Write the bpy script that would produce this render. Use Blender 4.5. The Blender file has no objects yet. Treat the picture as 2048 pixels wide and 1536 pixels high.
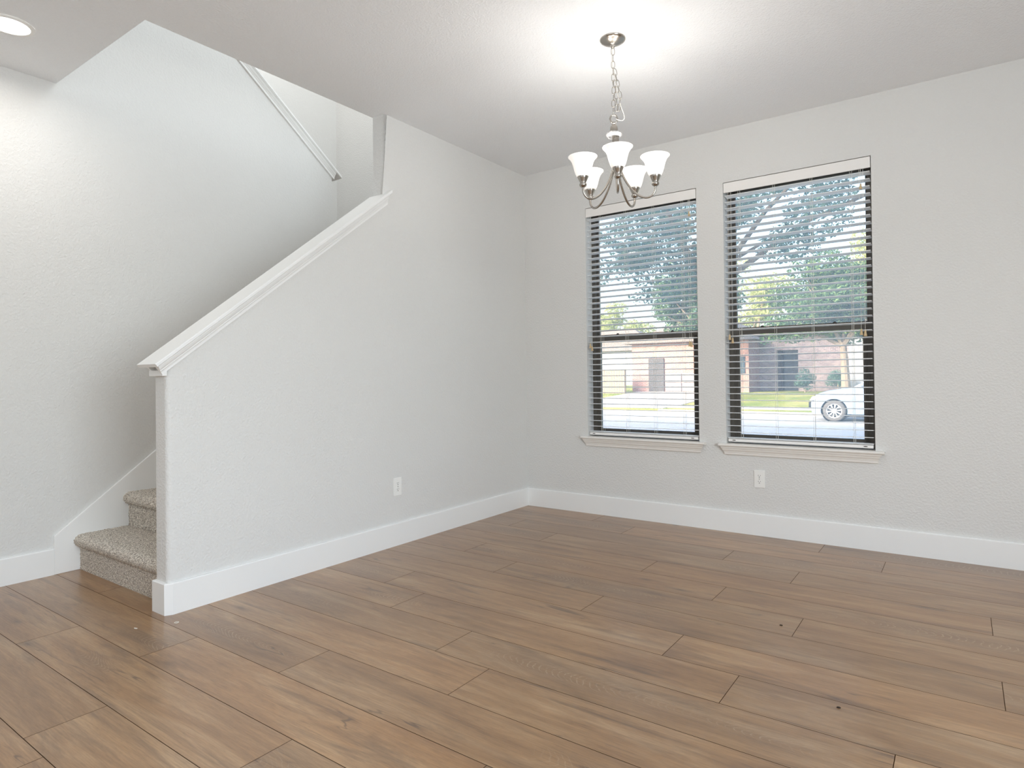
import bpy, bmesh, math, random
from math import sin, cos, pi, radians, sqrt, tan, atan2
from mathutils import Vector, Matrix

random.seed(7)
scene = bpy.context.scene
COL = scene.collection

# ------------------------------------------------------------------ camera
F_PX = 1256.17
cam_d = bpy.data.cameras.new('camera')
cam_d.sensor_fit = 'HORIZONTAL'
cam_d.sensor_width = 36.0
cam_d.lens = 36.0 * F_PX / 2048.0
cam_d.shift_x = -5.98 / 2048.0
cam_d.shift_y = -25.98 / 2048.0
cam_d.clip_start = 0.05
cam_d.clip_end = 300
cam = bpy.data.objects.new('camera', cam_d)
COL.objects.link(cam)
scene.camera = cam
YAW, PIT, ROL = -0.6186, 0.0089, -0.0114
_f = Vector((sin(YAW) * cos(PIT), cos(YAW) * cos(PIT), sin(PIT)))
_r = Vector((cos(YAW), -sin(YAW), 0))
_u = _r.cross(_f)
_R = _r * cos(ROL) + _u * sin(ROL)
_U = -_r * sin(ROL) + _u * cos(ROL)
cam.matrix_world = Matrix(((_R.x, _U.x, -_f.x, 2.9581), (_R.y, _U.y, -_f.y, -4.3183),
                           (_R.z, _U.z, -_f.z, 1.0666), (0, 0, 0, 1)))

# ------------------------------------------------------------------ view, sky, sun, fill lamps
vs = scene.view_settings
vs.view_transform = 'Standard'
vs.look = 'None'
vs.exposure = 0.0
vs.gamma = 1.0
vs.use_curve_mapping = False
scene.cycles.max_bounces = 10
scene.cycles.diffuse_bounces = 6
scene.cycles.transparent_max_bounces = 16
scene.cycles.sample_clamp_indirect = 6.0
scene.cycles.caustics_reflective = False
scene.cycles.caustics_refractive = False

SUN_EL, SUN_TX, SUN_TY = radians(23), 0.5, 0.866     # light travels towards +x, +y
world = bpy.data.worlds.new('sky')
scene.world = world
world.use_nodes = True
wn = world.node_tree
bg = wn.nodes['Background']
sky = wn.nodes.new('ShaderNodeTexSky')
sky.sky_type = 'NISHITA'
sky.sun_disc = False
sky.sun_elevation = SUN_EL
sky.sun_rotation = atan2(-SUN_TX, -SUN_TY)
sky.air_density = 1.0
sky.dust_density = 5.0
sky.ozone_density = 1.0
wn.links.new(sky.outputs[0], bg.inputs[0])
SKY = 0.92
bg.inputs[1].default_value = SKY

sun_d = bpy.data.lights.new('sun', 'SUN')
sun_d.energy = 2.9
sun_d.angle = radians(0.6)
sun_d.color = (1.0, 0.93, 0.84)
sun = bpy.data.objects.new('sun', sun_d)
COL.objects.link(sun)
sun.location = (-8, -16, 12)
sun.rotation_euler = Vector((SUN_TX * cos(SUN_EL), SUN_TY * cos(SUN_EL), -sin(SUN_EL))).to_track_quat('-Z', 'Y').to_euler()


def area_light(name, loc, direction, sx, sy, power, color):
    d = bpy.data.lights.new(name, 'AREA')
    d.shape = 'RECTANGLE'
    d.size, d.size_y = sx, sy
    d.energy = power
    d.color = color
    o = bpy.data.objects.new(name, d)
    COL.objects.link(o)
    o.location = loc
    o.rotation_euler = Vector(direction).to_track_quat('-Z', 'Z' if abs(direction[2]) < .9 else 'Y').to_euler()
    return o


RX, RY = 4.75, -6.6           # right wall and rear wall of the room
# fill lamp added outside an unseen side opening to brighten the left wall
area_light('side_fill', (RX + 0.25, -3.8, 1.55), (-1, 0, 0), 3.0, 1.9, 178, (0.85, 0.935, 1.0))
# fill lamp added behind an unseen rear opening, lighting faces turned to the camera
area_light('rear_fill', (2.3, RY - 0.2, 1.35), (0, 1, 0), 3.6, 2.3, 45, (0.88, 0.945, 1.0))
# unseen area lamp for the light coming down from the upper floor
area_light('daylight_upstairs', (1.9, -1.7, 4.1), (-1, 0, -0.1), 2.6, 1.4, 60, (0.90, 0.96, 1.0))

area_light('upstairs_fill', (-1.75, -1.3, 5.2), (0, 0, -1), .5, .5, 25, (1.0, 0.98, 0.95))  # unseen lamp added to brighten the outer stairwell wall

# ------------------------------------------------------------------ helpers


def tag(o, label=None, cat=None, group=None, kind=None):
    if label: o['label'] = label
    if cat: o['category'] = cat
    if group: o['group'] = group
    if kind: o['kind'] = kind
    return o


def empty(name, loc, label, cat, group=None, kind=None, rz=0.0):
    o = bpy.data.objects.new(name, None)
    o.empty_display_size = 0.1
    COL.objects.link(o)
    o.location = loc
    o.rotation_euler = (0, 0, rz)
    return tag(o, label, cat, group, kind)


class MB:
    """collects shapes of one part"""

    def __init__(self):
        self.bm = bmesh.new()

    def box(self, a, b):
        x0, y0, z0 = a
        x1, y1, z1 = b
        v = [self.bm.verts.new(p) for p in ((x0, y0, z0), (x1, y0, z0), (x1, y1, z0), (x0, y1, z0),
                                            (x0, y0, z1), (x1, y0, z1), (x1, y1, z1), (x0, y1, z1))]
        for f in ((3, 2, 1, 0), (4, 5, 6, 7), (0, 1, 5, 4), (1, 2, 6, 5), (2, 3, 7, 6), (3, 0, 4, 7)):
            self.bm.faces.new([v[i] for i in f])
        return self

    def face(self, pts):
        return self.bm.faces.new([self.bm.verts.new(p) for p in pts])

    def prism(self, poly, d0, d1):
        """poly: list of 3D points; extruded from offset d0 to offset d1 (vectors)"""
        d0, d1 = Vector(d0), Vector(d1)
        a = [self.bm.verts.new(Vector(p) + d0) for p in poly]
        b = [self.bm.verts.new(Vector(p) + d1) for p in poly]
        n = len(poly)
        fs = [self.bm.faces.new(a[::-1]), self.bm.faces.new(b)]
        for i in range(n):
            fs.append(self.bm.faces.new((a[i], a[(i + 1) % n], b[(i + 1) % n], b[i])))
        return fs

    def lathe(self, prof, c=(0, 0, 0), seg=32, axis='z', cap=False):
        """prof: (radius, height) pairs"""
        c = Vector(c)
        rings = []
        for r, h in prof:
            ring = []
            for i in range(seg):
                t = 2 * pi * i / seg
                p = {'z': (r * cos(t), r * sin(t), h), 'y': (r * cos(t), h, r * sin(t)), 'x': (h, r * cos(t), r * sin(t))}[axis]
                ring.append(self.bm.verts.new(c + Vector(p)))
            rings.append(ring)
        for a, b in zip(rings, rings[1:]):
            for i in range(seg):
                self.bm.faces.new((a[i], a[(i + 1) % seg], b[(i + 1) % seg], b[i]))
        if cap:
            self.bm.faces.new(rings[0][::-1])
            self.bm.faces.new(rings[-1])
        return self

    def tube(self, pts, r, seg=8, closed=False):
        pts = [Vector(p) for p in pts]
        n = len(pts)
        rr = r if isinstance(r, (list, tuple)) else [r] * n
        rings = []
        ref = None
        for i, p in enumerate(pts):
            if closed:
                t = pts[(i + 1) % n] - pts[i - 1]
            else:
                t = pts[min(i + 1, n - 1)] - pts[max(i - 1, 0)]
            t.normalize()
            if ref is None:
                ref = Vector((0, 0, 1)) if abs(t.z) < 0.9 else Vector((1, 0, 0))
            a = t.cross(ref).normalized()
            b = a.cross(t).normalized()
            ref = b
            rings.append([self.bm.verts.new(p + (a * cos(2 * pi * k / seg) + b * sin(2 * pi * k / seg)) * rr[i]) for k in range(seg)])
        m = n if closed else n - 1
        for i in range(m):
            A, B = rings[i], rings[(i + 1) % n]
            for k in range(seg):
                self.bm.faces.new((A[k], A[(k + 1) % seg], B[(k + 1) % seg], B[k]))
        if not closed:
            self.bm.faces.new(rings[0][::-1])
            self.bm.faces.new(rings[-1])
        return self

    def sphere(self, c, r, seg=12, rings=8):
        prof = [(max(1e-4, r * sin(pi * i / rings)), -r * cos(pi * i / rings)) for i in range(rings + 1)]
        return self.lathe(prof, c, seg)

    def build(self, name, mat, parent=None, smooth=False, bevel=0, bseg=2, angle=35, loc=None):
        bm = self.bm
        bmesh.ops.recalc_face_normals(bm, faces=bm.faces)
        me = bpy.data.meshes.new(name)
        bm.to_mesh(me)
        bm.free()
        o = bpy.data.objects.new(name, me)
        COL.objects.link(o)
        if mat: me.materials.append(mat)
        if smooth:
            for p in me.polygons: p.use_smooth = True
            try:
                me.set_sharp_from_angle(angle=radians(angle))
            except Exception:
                pass
        if bevel:
            m = o.modifiers.new('bevel', 'BEVEL')
            m.width = bevel
            m.segments = bseg
            m.limit_method = 'ANGLE'
            m.angle_limit = radians(30)
        if parent is not None:
            o.parent = parent
        if loc is not None:
            o.location = loc
        return o


def copy_tree(o, parent=None):
    c = o.copy()
    COL.objects.link(c)
    c.parent = parent
    for ch in list(o.children):
        copy_tree(ch, c)
    return c


# ------------------------------------------------------------------ materials
def srgb(r, g, b):
    f = lambda c: c / 12.92 if c <= 0.04045 else ((c + 0.055) / 1.055) ** 2.4
    return (f(r / 255), f(g / 255), f(b / 255), 1)


class NT:
    def __init__(self, name):
        self.m = bpy.data.materials.new(name)
        self.m.use_nodes = True
        self.t = self.m.node_tree
        self.b = self.t.nodes['Principled BSDF']
        self.out = self.t.nodes['Material Output']

    def n(self, typ, **kw):
        nd = self.t.nodes.new(typ)
        for k, v in kw.items():
            if k.startswith('i_'):
                nd.inputs[k[2:].replace('_', ' ')].default_value = v
            else:
                setattr(nd, k, v)
        return nd

    def l(self, a, b):
        self.t.links.new(a, b)

    def mapping(self, src, scale, loc=(0, 0, 0)):
        mp = self.n('ShaderNodeMapping')
        mp.inputs['Scale'].default_value = scale
        mp.inputs['Location'].default_value = loc
        self.l(src, mp.inputs['Vector'])
        return mp.outputs[0]

    def noise(self, vec, scale, detail=3, rough=0.55, dist=0.0):
        nd = self.n('ShaderNodeTexNoise')
        nd.inputs['Scale'].default_value = scale
        nd.inputs['Detail'].default_value = detail
        nd.inputs['Roughness'].default_value = rough
        nd.inputs['Distortion'].default_value = dist
        self.l(vec, nd.inputs['Vector'])
        return nd.outputs['Fac']

    def ramp(self, fac, stops, interp='LINEAR'):
        r = self.n('ShaderNodeValToRGB')
        r.color_ramp.interpolation = interp
        el = r.color_ramp.elements
        while len(el) < len(stops): el.new(0.5)
        for e, (p, c) in zip(el, stops):
            e.position = p
            e.color = c if len(c) == 4 else (*c, 1)
        self.l(fac, r.inputs[0])
        return r.outputs[0]

    def mix(self, fac, a, b, blend='MIX'):
        m = self.n('ShaderNodeMix', data_type='RGBA', blend_type=blend)
        for s, v in ((m.inputs[0], fac), (m.inputs[6], a), (m.inputs[7], b)):
            if hasattr(v, 'is_linked') or hasattr(v, 'links'):
                self.l(v, s)
            else:
                s.default_value = v
        return m.outputs[2]

    def math(self, op, a, b=0.0, clamp=False):
        m = self.n('ShaderNodeMath', operation=op, use_clamp=clamp)
        for s, v in ((m.inputs[0], a), (m.inputs[1], b)):
            if hasattr(v, 'links'):
                self.l(v, s)
            else:
                s.default_value = v
        return m.outputs[0]

    def bump(self, h, dist, strength=1.0):
        b = self.n('ShaderNodeBump')
        b.inputs['Distance'].default_value = dist
        b.inputs['Strength'].default_value = strength
        self.l(h, b.inputs['Height'])
        self.l(b.outputs[0], self.b.inputs['Normal'])

    def set(self, color=None, rough=None, metal=None, spec=None):
        if color is not None:
            if hasattr(color, 'links'):
                self.l(color, self.b.inputs['Base Color'])
            else:
                self.b.inputs['Base Color'].default_value = color
        if rough is not None: self.b.inputs['Roughness'].default_value = rough
        if metal is not None: self.b.inputs['Metallic'].default_value = metal
        if spec is not None: self.b.inputs['Specular IOR Level'].default_value = spec
        return self

    def obj(self):
        return self.n('ShaderNodeTexCoord').outputs['Object']


def simple(name, color, rough=0.5, metal=0.0, spec=0.5, var=0.0, scale=20.0, bump=0.0):
    """one colour with a slight procedural variation"""
    k = NT(name)
    co = k.obj()
    if var:
        f = k.noise(co, scale, 3)
        lo = tuple(c * (1 - var) for c in color[:3])
        hi = tuple(min(1, c * (1 + var)) for c in color[:3])
        k.set(k.ramp(f, ((0.25, lo), (0.75, hi))))
    else:
        k.set(color)
    k.set(None, rough, metal, spec)
    if bump:
        k.bump(k.noise(co, scale * 3, 3), bump)
    return k.m


def plaster(name, color, grain, depth):
    k = NT(name)
    co = k.obj()
    big = k.noise(co, 1.3, 2)
    lo = tuple(c * 0.985 for c in color[:3])
    k.set(k.ramp(big, ((0.3, lo), (0.7, color[:3]))), 0.85, 0, 0.25)
    a = k.noise(co, grain, 2, 0.5)
    b = k.noise(co, grain * 0.37, 2, 0.5)
    h = k.math('ADD', k.ramp(a, ((0.38, (0, 0, 0)), (0.68, (1, 1, 1)))), k.math('MULTIPLY', b, 0.8))
    k.bump(h, depth)
    return k.m


M_wall = plaster('wall_paint', srgb(222, 221, 218), 85, 0.0011)
M_ceil = plaster('ceiling_paint', srgb(241, 243, 245), 110, 0.0012)
M_trim = simple('trim_paint', srgb(240, 240, 238), 0.38, 0, 0.4, 0.006, 6)
M_sillp = simple('sill_paint', srgb(236, 232, 226), 0.42, 0, 0.4, 0.006, 6)

# oak planks: the texture runs in each plank's own UV space (metres, shifted per plank; v restarts at an integer)
k = NT('oak_plank')
uv = k.n('ShaderNodeUVMap', uv_map='plank').outputs[0]
tone = k.n('ShaderNodeAttribute', attribute_name='tone').outputs['Color']
sep = k.n('ShaderNodeSeparateXYZ')
k.l(uv, sep.inputs[0])
warp = k.noise(k.mapping(uv, (2.2, 9.0, 1)), 1.0, 2, 0.5)
wide = k.noise(k.mapping(uv, (1.3, 8.0, 1)), 1.0, 5, 0.62, 0.9)
strk = k.noise(k.mapping(uv, (1.6, 34.0, 1)), 1.0, 5, 0.68, 0.5)
dash = k.noise(k.mapping(uv, (22.0, 260.0, 1)), 1.0, 3, 0.7)
fine = k.noise(k.mapping(uv, (9.0, 190.0, 1)), 1.0, 4, 0.72)
dark = k.noise(k.mapping(uv, (1.0, 9.5, 1), (3.3, 1.7, 0)), 1.0, 6, 0.66, 1.3)
base = k.ramp(wide, ((0.28, srgb(152, 114, 76)), (0.5, srgb(180, 142, 101)), (0.70, srgb(200, 168, 131))))
base = k.mix(k.math('MULTIPLY', k.ramp(strk, ((0.44, (0, 0, 0)), (0.68, (1, 1, 1)))), 0.5), base, srgb(142, 110, 80))
base = k.mix(k.math('MULTIPLY', k.ramp(dark, ((0.54, (0, 0, 0)), (0.70, (1, 1, 1)))), 0.62), base, srgb(108, 84, 64))
# limed cathedral arches on some stretches
vl = k.math('SUBTRACT', k.math('FRACT', sep.outputs[1]), 0.114)
vl = k.math('ADD', vl, k.math('MULTIPLY', k.math('SUBTRACT', warp, 0.5), 0.10))
par = k.math('SUBTRACT', sep.outputs[0], k.math('MULTIPLY', k.math('MULTIPLY', vl, vl), 46.0))
par = k.math('ADD', par, k.math('MULTIPLY', k.noise(k.mapping(uv, (6, 30, 1)), 1.0, 3, 0.6), 0.045))
arcs = k.math('SINE', k.math('MULTIPLY', par, 2 * pi / 0.027))
lines = k.ramp(arcs, ((0.80, (0, 0, 0)), (0.97, (1, 1, 1))))
lowf = k.noise(k.mapping(uv, (0.95, 0.02, 1), (9.1, 0.37, 0)), 1.0, 1, 0.4)
stretch = k.ramp(lowf, ((0.55, (0, 0, 0)), (0.62, (1, 1, 1))))
side = k.ramp(k.math('ABSOLUTE', vl), ((0.040, (1, 1, 1)), (0.085, (0, 0, 0))))
cmask = k.math('MULTIPLY', stretch, side)
base = k.mix(k.math('MULTIPLY', cmask, 0.45), base, srgb(146, 115, 86))
brk = k.ramp(k.noise(k.mapping(uv, (14, 50, 1)), 1.0, 2), ((0.36, (0.1, 0.1, 0.1)), (0.55, (1, 1, 1))))
base = k.mix(k.math('MULTIPLY', k.math('MULTIPLY', lines, cmask), k.math('MULTIPLY', brk, 0.62)), base, srgb(214, 196, 170))
# knots and dark checks
kv = k.n('ShaderNodeVectorMath', operation='ADD')
k.l(k.mapping(uv, (1.35, 5.6, 1)), kv.inputs[0])
wv = k.n('ShaderNodeTexNoise')
wv.inputs['Scale'].default_value = 7.0
k.l(uv, wv.inputs['Vector'])
wvs = k.n('ShaderNodeVectorMath', operation='SCALE')
wvs.inputs['Scale'].default_value = 0.16
k.l(wv.outputs['Color'], wvs.inputs[0])
k.l(wvs.outputs[0], kv.inputs[1])
vor = k.n('ShaderNodeTexVoronoi', feature='F1')
vor.inputs['Scale'].default_value = 1.0
k.l(kv.outputs[0], vor.inputs['Vector'])
kn = k.ramp(vor.outputs['Distance'], ((0.015, (1, 1, 1)), (0.06, (0.42, 0.42, 0.42)), (0.15, (0, 0, 0))))
sc = k.n('ShaderNodeSeparateColor')
k.l(vor.outputs['Color'], sc.inputs[0])
kn = k.math('MULTIPLY', kn, k.math('GREATER_THAN', sc.outputs[0], 0.40))
base = k.mix(k.math('MULTIPLY', kn, 0.72), base, srgb(82, 62, 47))
ck = k.noise(k.mapping(uv, (1.1, 13.0, 1), (5.1, 2.2, 0)), 1.0, 3, 0.55, 0.7)
ck = k.ramp(k.math('ABSOLUTE', k.math('SUBTRACT', ck, 0.5)), ((0.004, (1, 1, 1)), (0.016, (0, 0, 0))))
ckm = k.ramp(k.noise(k.mapping(uv, (1.7, 6.0, 1), (1.3, 8.2, 0)), 1.0, 2), ((0.56, (0, 0, 0)), (0.64, (1, 1, 1))))
base = k.mix(k.math('MULTIPLY', k.math('MULTIPLY', ck, ckm), 0.7), base, srgb(92, 68, 50))
base = k.mix(1.0, base, k.ramp(fine, ((0.3, (0.77, 0.76, 0.75)), (0.62, (1.04, 1.04, 1.04)))), 'MULTIPLY')
base = k.mix(1.0, base, k.ramp(dash, ((0.30, (0.80, 0.79, 0.78)), (0.45, (1.0, 1.0, 1.0)), (0.7, (1.05, 1.05, 1.06)))), 'MULTIPLY')
base = k.mix(1.0, base, tone, 'MULTIPLY')
base = k.mix(1.0, base, (0.80, 0.735, 0.645, 1), 'MULTIPLY')
k.set(base, None, 0, 1.0)
k.l(k.ramp(fine, ((0.2, (0.36, 0.36, 0.36)), (0.8, (0.29, 0.29, 0.29)))), k.b.inputs['Roughness'])
k.b.inputs['Coat Weight'].default_value = 0.3
k.b.inputs['Coat Roughness'].default_value = 0.28
k.bump(fine, 0.0001)
M_oak = k.m
M_gap = simple('plank_gap', srgb(78, 57, 40), 0.9, 0, 0.1)

k = NT('carpet')
co = k.obj()
sp = k.noise(co, 170, 3, 0.75)
sp2 = k.noise(co, 95, 2, 0.6)
c1 = k.ramp(sp, ((0.37, srgb(120, 109, 97)), (0.48, srgb(205, 194, 180)), (0.60, srgb(250, 244, 233))))
c2 = k.ramp(sp2, ((0.38, (0.78, 0.77, 0.76)), (0.62, (1.08, 1.07, 1.06))))
k.set(k.mix(1.0, c1, c2, 'MULTIPLY'), 1.0, 0, 0.05)
k.b.inputs['Sheen Weight'].default_value = 0.15
k.bump(sp, 0.004)
M_carpet = k.m

M_bronze = simple('bronze_frame', srgb(94, 88, 80), 0.5, 0.0, 0.4, 0.08, 12)
M_slat = simple('blind_slat', srgb(246, 247, 248), 0.4, 0, 0.45)
M_val = simple('valance_white', srgb(240, 237, 233), 0.4, 0, 0.45, 0.005, 5)
M_cord = simple('blind_cord', srgb(226, 224, 216), 0.8)
M_tass = simple('wood_tassel', srgb(205, 180, 140), 0.5, 0, 0.4, 0.12, 60)
M_plug = simple('rail_plug', srgb(70, 64, 58), 0.6)
M_lock = simple('sash_lock', srgb(60, 52, 44), 0.35, 0.5)
M_plate = simple('outlet_white', srgb(240, 239, 235), 0.3, 0, 0.5)
M_slot = simple('outlet_slot', srgb(40, 38, 36), 0.7)

k = NT('brushed_nickel')
k.set(srgb(176, 170, 162), 0.24, 1.0)
M_nickel = k.m
k = NT('clear_glass')
k.set((1, 1, 1, 1), 0.05, 0, 0.5)
k.b.inputs['Transmission Weight'].default_value = 0.75
k.b.inputs['IOR'].default_value = 1.45
M_crystal = k.m

# lit frosted glass of the chandelier shades
k = NT('frosted_shade')
k.set(srgb(250, 248, 244), 0.35, 0, 0.4)
k.b.inputs['Emission Color'].default_value = (1.0, 0.955, 0.90, 1)
k.b.inputs['Emission Strength'].default_value = 0.50
M_shade = k.m
k = NT('led_lens')
k.set((1, 1, 1, 1), 0.5)
k.b.inputs['Emission Color'].default_value = (1.0, 0.97, 0.93, 1)
k.b.inputs['Emission Strength'].default_value = 3.0
M_led = k.m

k = NT('window_glass')
tr = k.n('ShaderNodeBsdfTransparent')
tr.inputs[0].default_value = (0.97, 0.985, 0.985, 1)
gl = k.n('ShaderNodeBsdfGlossy')
gl.inputs['Roughness'].default_value = 0.02
fr = k.n('ShaderNodeFresnel')
fr.inputs[0].default_value = 1.45
tl = k.n('ShaderNodeBsdfTranslucent')            # added veil standing in for overexposure glare
tl.inputs[0].default_value = (0.86, 0.93, 1.0, 1)
m1 = k.n('ShaderNodeMixShader')
m1.inputs[0].default_value = 0.13
k.l(tr.outputs[0], m1.inputs[1])
k.l(tl.outputs[0], m1.inputs[2])
m2 = k.n('ShaderNodeMixShader')
k.l(k.math('MULTIPLY', fr.outputs[0], 0.7), m2.inputs[0])
k.l(m1.outputs[0], m2.inputs[1])
k.l(gl.outputs[0], m2.inputs[2])
k.l(m2.outputs[0], k.out.inputs[0])
M_glass = k.m

# ------------------------------------------------------------------ geometry constants (metres)
H = 2.74                       # ceiling
XF = -1.159                    # stair side of the wall beside the stairs
TW = 0.105                     # half wall thickness
YE = -2.905                    # end of the half wall
YF = -1.56                     # where the half wall becomes full height
XS = -2.406                    # outer wall of the stairwell
YO = -2.942                    # edge of the stairwell opening in the ceiling
SL = 0.775                     # slope of the stairs
HB = 0.1424                    # baseboard height
ZUP = 5.3                      # upper ceiling
WIN = ((0.5747, 1.4575), (1.6438, 2.5285))
WZ0, WZ1 = 0.5972, 2.3739
WD = 0.17                      # depth of the window wall


def grid_wall(us, vs_, holes, place, d0, d1, name, mat, bev=0.0):
    """wall slab with rectangular holes. place(u, v, d) -> point"""
    us, vs_ = sorted(set(us)), sorted(set(vs_))
    mb = MB()
    bm = mb.bm
    V = {}

    def vert(i, j, d):
        if (i, j, d) not in V:
            V[(i, j, d)] = bm.verts.new(place(us[i], vs_[j], (d0, d1)[d]))
        return V[(i, j, d)]

    def solid(i, j):
        if not (0 <= i < len(us) - 1 and 0 <= j < len(vs_) - 1): return False
        u, v = (us[i] + us[i + 1]) / 2, (vs_[j] + vs_[j + 1]) / 2
        return not any(a < u < b and c < v < d for a, b, c, d in holes)

    for i in range(len(us) - 1):
        for j in range(len(vs_) - 1):
            if not solid(i, j): continue
            for d in (0, 1):
                bm.faces.new([vert(*q, d) for q in ((i, j), (i + 1, j), (i + 1, j + 1), (i, j + 1))])
            for (di, dj, a, b) in ((-1, 0, (i, j), (i, j + 1)), (1, 0, (i + 1, j), (i + 1, j + 1)),
                                   (0, -1, (i, j), (i + 1, j)), (0, 1, (i, j + 1), (i + 1, j + 1))):
                if not solid(i + di, j + dj):
                    bm.faces.new((vert(*a, 0), vert(*b, 0), vert(*b, 1), vert(*a, 1)))
    return mb.build(name, mat)


# ------------------------------------------------------------------ room shell
w = grid_wall([-2.6, WIN[0][0], WIN[0][1], WIN[1][0], WIN[1][1], RX + .2], [-0.3, WZ0 - 0.03, WZ1, ZUP],
              [(a, b, WZ0 - 0.03, WZ1) for a, b in WIN], lambda u, v, d: (u, d, v), 0.0, WD, 'wall_back', M_wall)
tag(w, 'white textured wall holding the two blind-covered windows', 'wall', kind='structure')

ceil_holes = [(XS, -TW, YO, 0.0)]
c = grid_wall([XS, -TW, RX], [RY, YO, 0.0], ceil_holes, lambda u, v, d: (u, v, d), H, H + 0.3, 'ceiling', M_ceil)
tag(c, 'white textured ceiling with the open stairwell cut into it', 'ceiling', kind='structure')

mb = MB()
z_cap = lambda y: 1.143 + SL * (y + 2.969)          # top face of the sloped cap
prof = [(YE, 0), (0, 0), (0, H), (YF, H), (YF, z_cap(YF) - 0.024), (YE, z_cap(YE) - 0.024)]
fs = mb.prism([(0, y, z) for y, z in prof], (-TW, 0, 0), (0, 0, 0))
bm = mb.bm
bm.edges.ensure_lookup_table()
ed = [e for e in bm.edges if abs(e.verts[0].co.x - e.verts[1].co.x) < 1e-5 and abs(e.verts[0].co.x) < 1e-5
      and abs(e.verts[0].co.y - e.verts[1].co.y) < 1e-5 and e.verts[0].co.y < -1]
bmesh.ops.bevel(bm, geom=ed, offset=0.024, segments=6, profile=0.5, affect='EDGES')
w = mb.build('wall_left', M_wall, smooth=True, angle=25)
tag(w, 'white half wall beside the stairs, sloped top rising into full height at the corner', 'wall', kind='structure')

# wall between the two flights (the big grey wall) with its own sloped top
zc2 = lambda y: 2.718 - 0.78 * (y + 0.995)           # top of the upper cap
mb = MB()
mb.prism([(XF, y, z) for y, z in ((RY, 0), (-1.05, 0), (-1.05, zc2(-1.05) - .02), (-3.05, zc2(-3.05) - .02), (-3.05, H + .02), (RY, H + .02))],
         (-0.115, 0, 0), (0, 0, 0))
w = mb.build('wall_stair', M_wall)
tag(w, 'tall white wall on the far side of the carpeted stairs, below the recessed light', 'wall', kind='structure')

mb = MB()
mb.box((XS - 0.15, RY, 0), (XS, 0.0, ZUP))
w = mb.build('wall_outer', M_wall)
tag(w, 'bright outer wall of the upper stair flight seen behind the upper sloped cap', 'wall', kind='structure')

# right wall and rear wall, each with an added opening for a fill lamp
w = grid_wall([RY, -5.4, -2.2, 0.0], [-0.3, 0.55, 2.5, ZUP], [(-5.4, -2.2, 0.55, 2.5)],
              lambda u, v, d: (d, u, v), RX, RX + 0.17, 'wall_right', M_wall)
tag(w, 'white wall on the right outside the frame', 'wall', kind='structure')
w = grid_wall([XS - .15, .4, 4.2, RX + .17], [-0.3, 0.05, 2.5, ZUP], [(.4, 4.2, 0.05, 2.5)], lambda u, v, d: (u, d, v), RY - .17, RY, 'wall_rear', M_wall)
tag(w, 'white wall behind the camera', 'wall', kind='structure')
# upper storey: ceiling and the wall above the room side of the stairwell hall
w = MB().box((XS - .15, RY, ZUP), (RX + .17, 0.17, ZUP + 0.2)).build('ceiling_upper', M_ceil)
tag(w, 'white ceiling of the upper floor above the stairwell', 'ceiling', kind='structure')
w = MB().box((2.0, RY, H + .3), (2.1, 0, ZUP)).build('wall_landing', M_wall)
tag(w, 'white wall of the upstairs landing', 'wall', kind='structure')

# ------------------------------------------------------------------ floor: one quad per plank over a dark base
P = 0.2275
JO = {1: 2.592, 2: 1.82, 3: 2.231, 4: 1.52, 5: 1.98, 6: 2.38, 7: 1.53, 8: 2.013, 9: 2.30, 10: 1.267, 11: 1.535, 12: .918, 13: .355, 14: 1.327, 15: .653}
me = bpy.data.meshes.new('floor')
bm = bmesh.new()
uvl = bm.loops.layers.uv.new('plank')
tl_ = bm.loops.layers.float_color.new('tone')
rnd = random.Random(12)
X0, X1, LP, G = -2.4, RX, 1.524, 0.0011
for kx in range(0, 30):
    ya, yb = -kx * P, -(kx + 1) * P
    if ya < RY: break
    j = JO.get(kx, rnd.uniform(0, LP))
    while j > X0: j -= LP
    while j < X1:
        a, b = max(j, X0), min(j + LP, X1)
        if b - a > .01:
            ou, ov, t = rnd.uniform(0, 40), rnd.randint(0, 40), rnd.uniform(0.90, 1.06)
            warm = rnd.uniform(-0.035, 0.022)
            q = [(a + G, yb + G), (b - G, yb + G), (b - G, ya - G), (a + G, ya - G)]
            f = bm.faces.new([bm.verts.new((x, y, 0)) for x, y in q])
            flip = rnd.choice((1, -1))
            for lp, (x, y) in zip(f.loops, q):
                lp[uvl].uv = (ou + flip * (x - j), ov + (y - yb))
                lp[tl_] = (t * (1 + warm), t, t * (1 - 1.6 * warm), 1)
        j += LP
base = [(X0 - .1, 0.1), (X1 + .1, 0.1), (X1 + .1, RY - .1), (X0 - .1, RY - .1)]
top = [bm.verts.new((x, y, -0.0025)) for x, y in base]
bot = [bm.verts.new((x, y, -0.2)) for x, y in base]
for vs4 in (top, bot) + tuple((top[i], top[(i + 1) % 4], bot[(i + 1) % 4], bot[i]) for i in range(4)):
    f = bm.faces.new(vs4)
    f.material_index = 1
bmesh.ops.recalc_face_normals(bm, faces=bm.faces)
bm.to_mesh(me)
bm.free()
for p in me.polygons:
    if p.material_index == 0 and p.normal.z < 0: p.flip()
me.materials.append(M_oak)
me.materials.append(M_gap)
fl = bpy.data.objects.new('floor', me)
COL.objects.link(fl)
tag(fl, 'wide oak-look plank floor running parallel to the window wall', 'floor', kind='structure')


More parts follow.
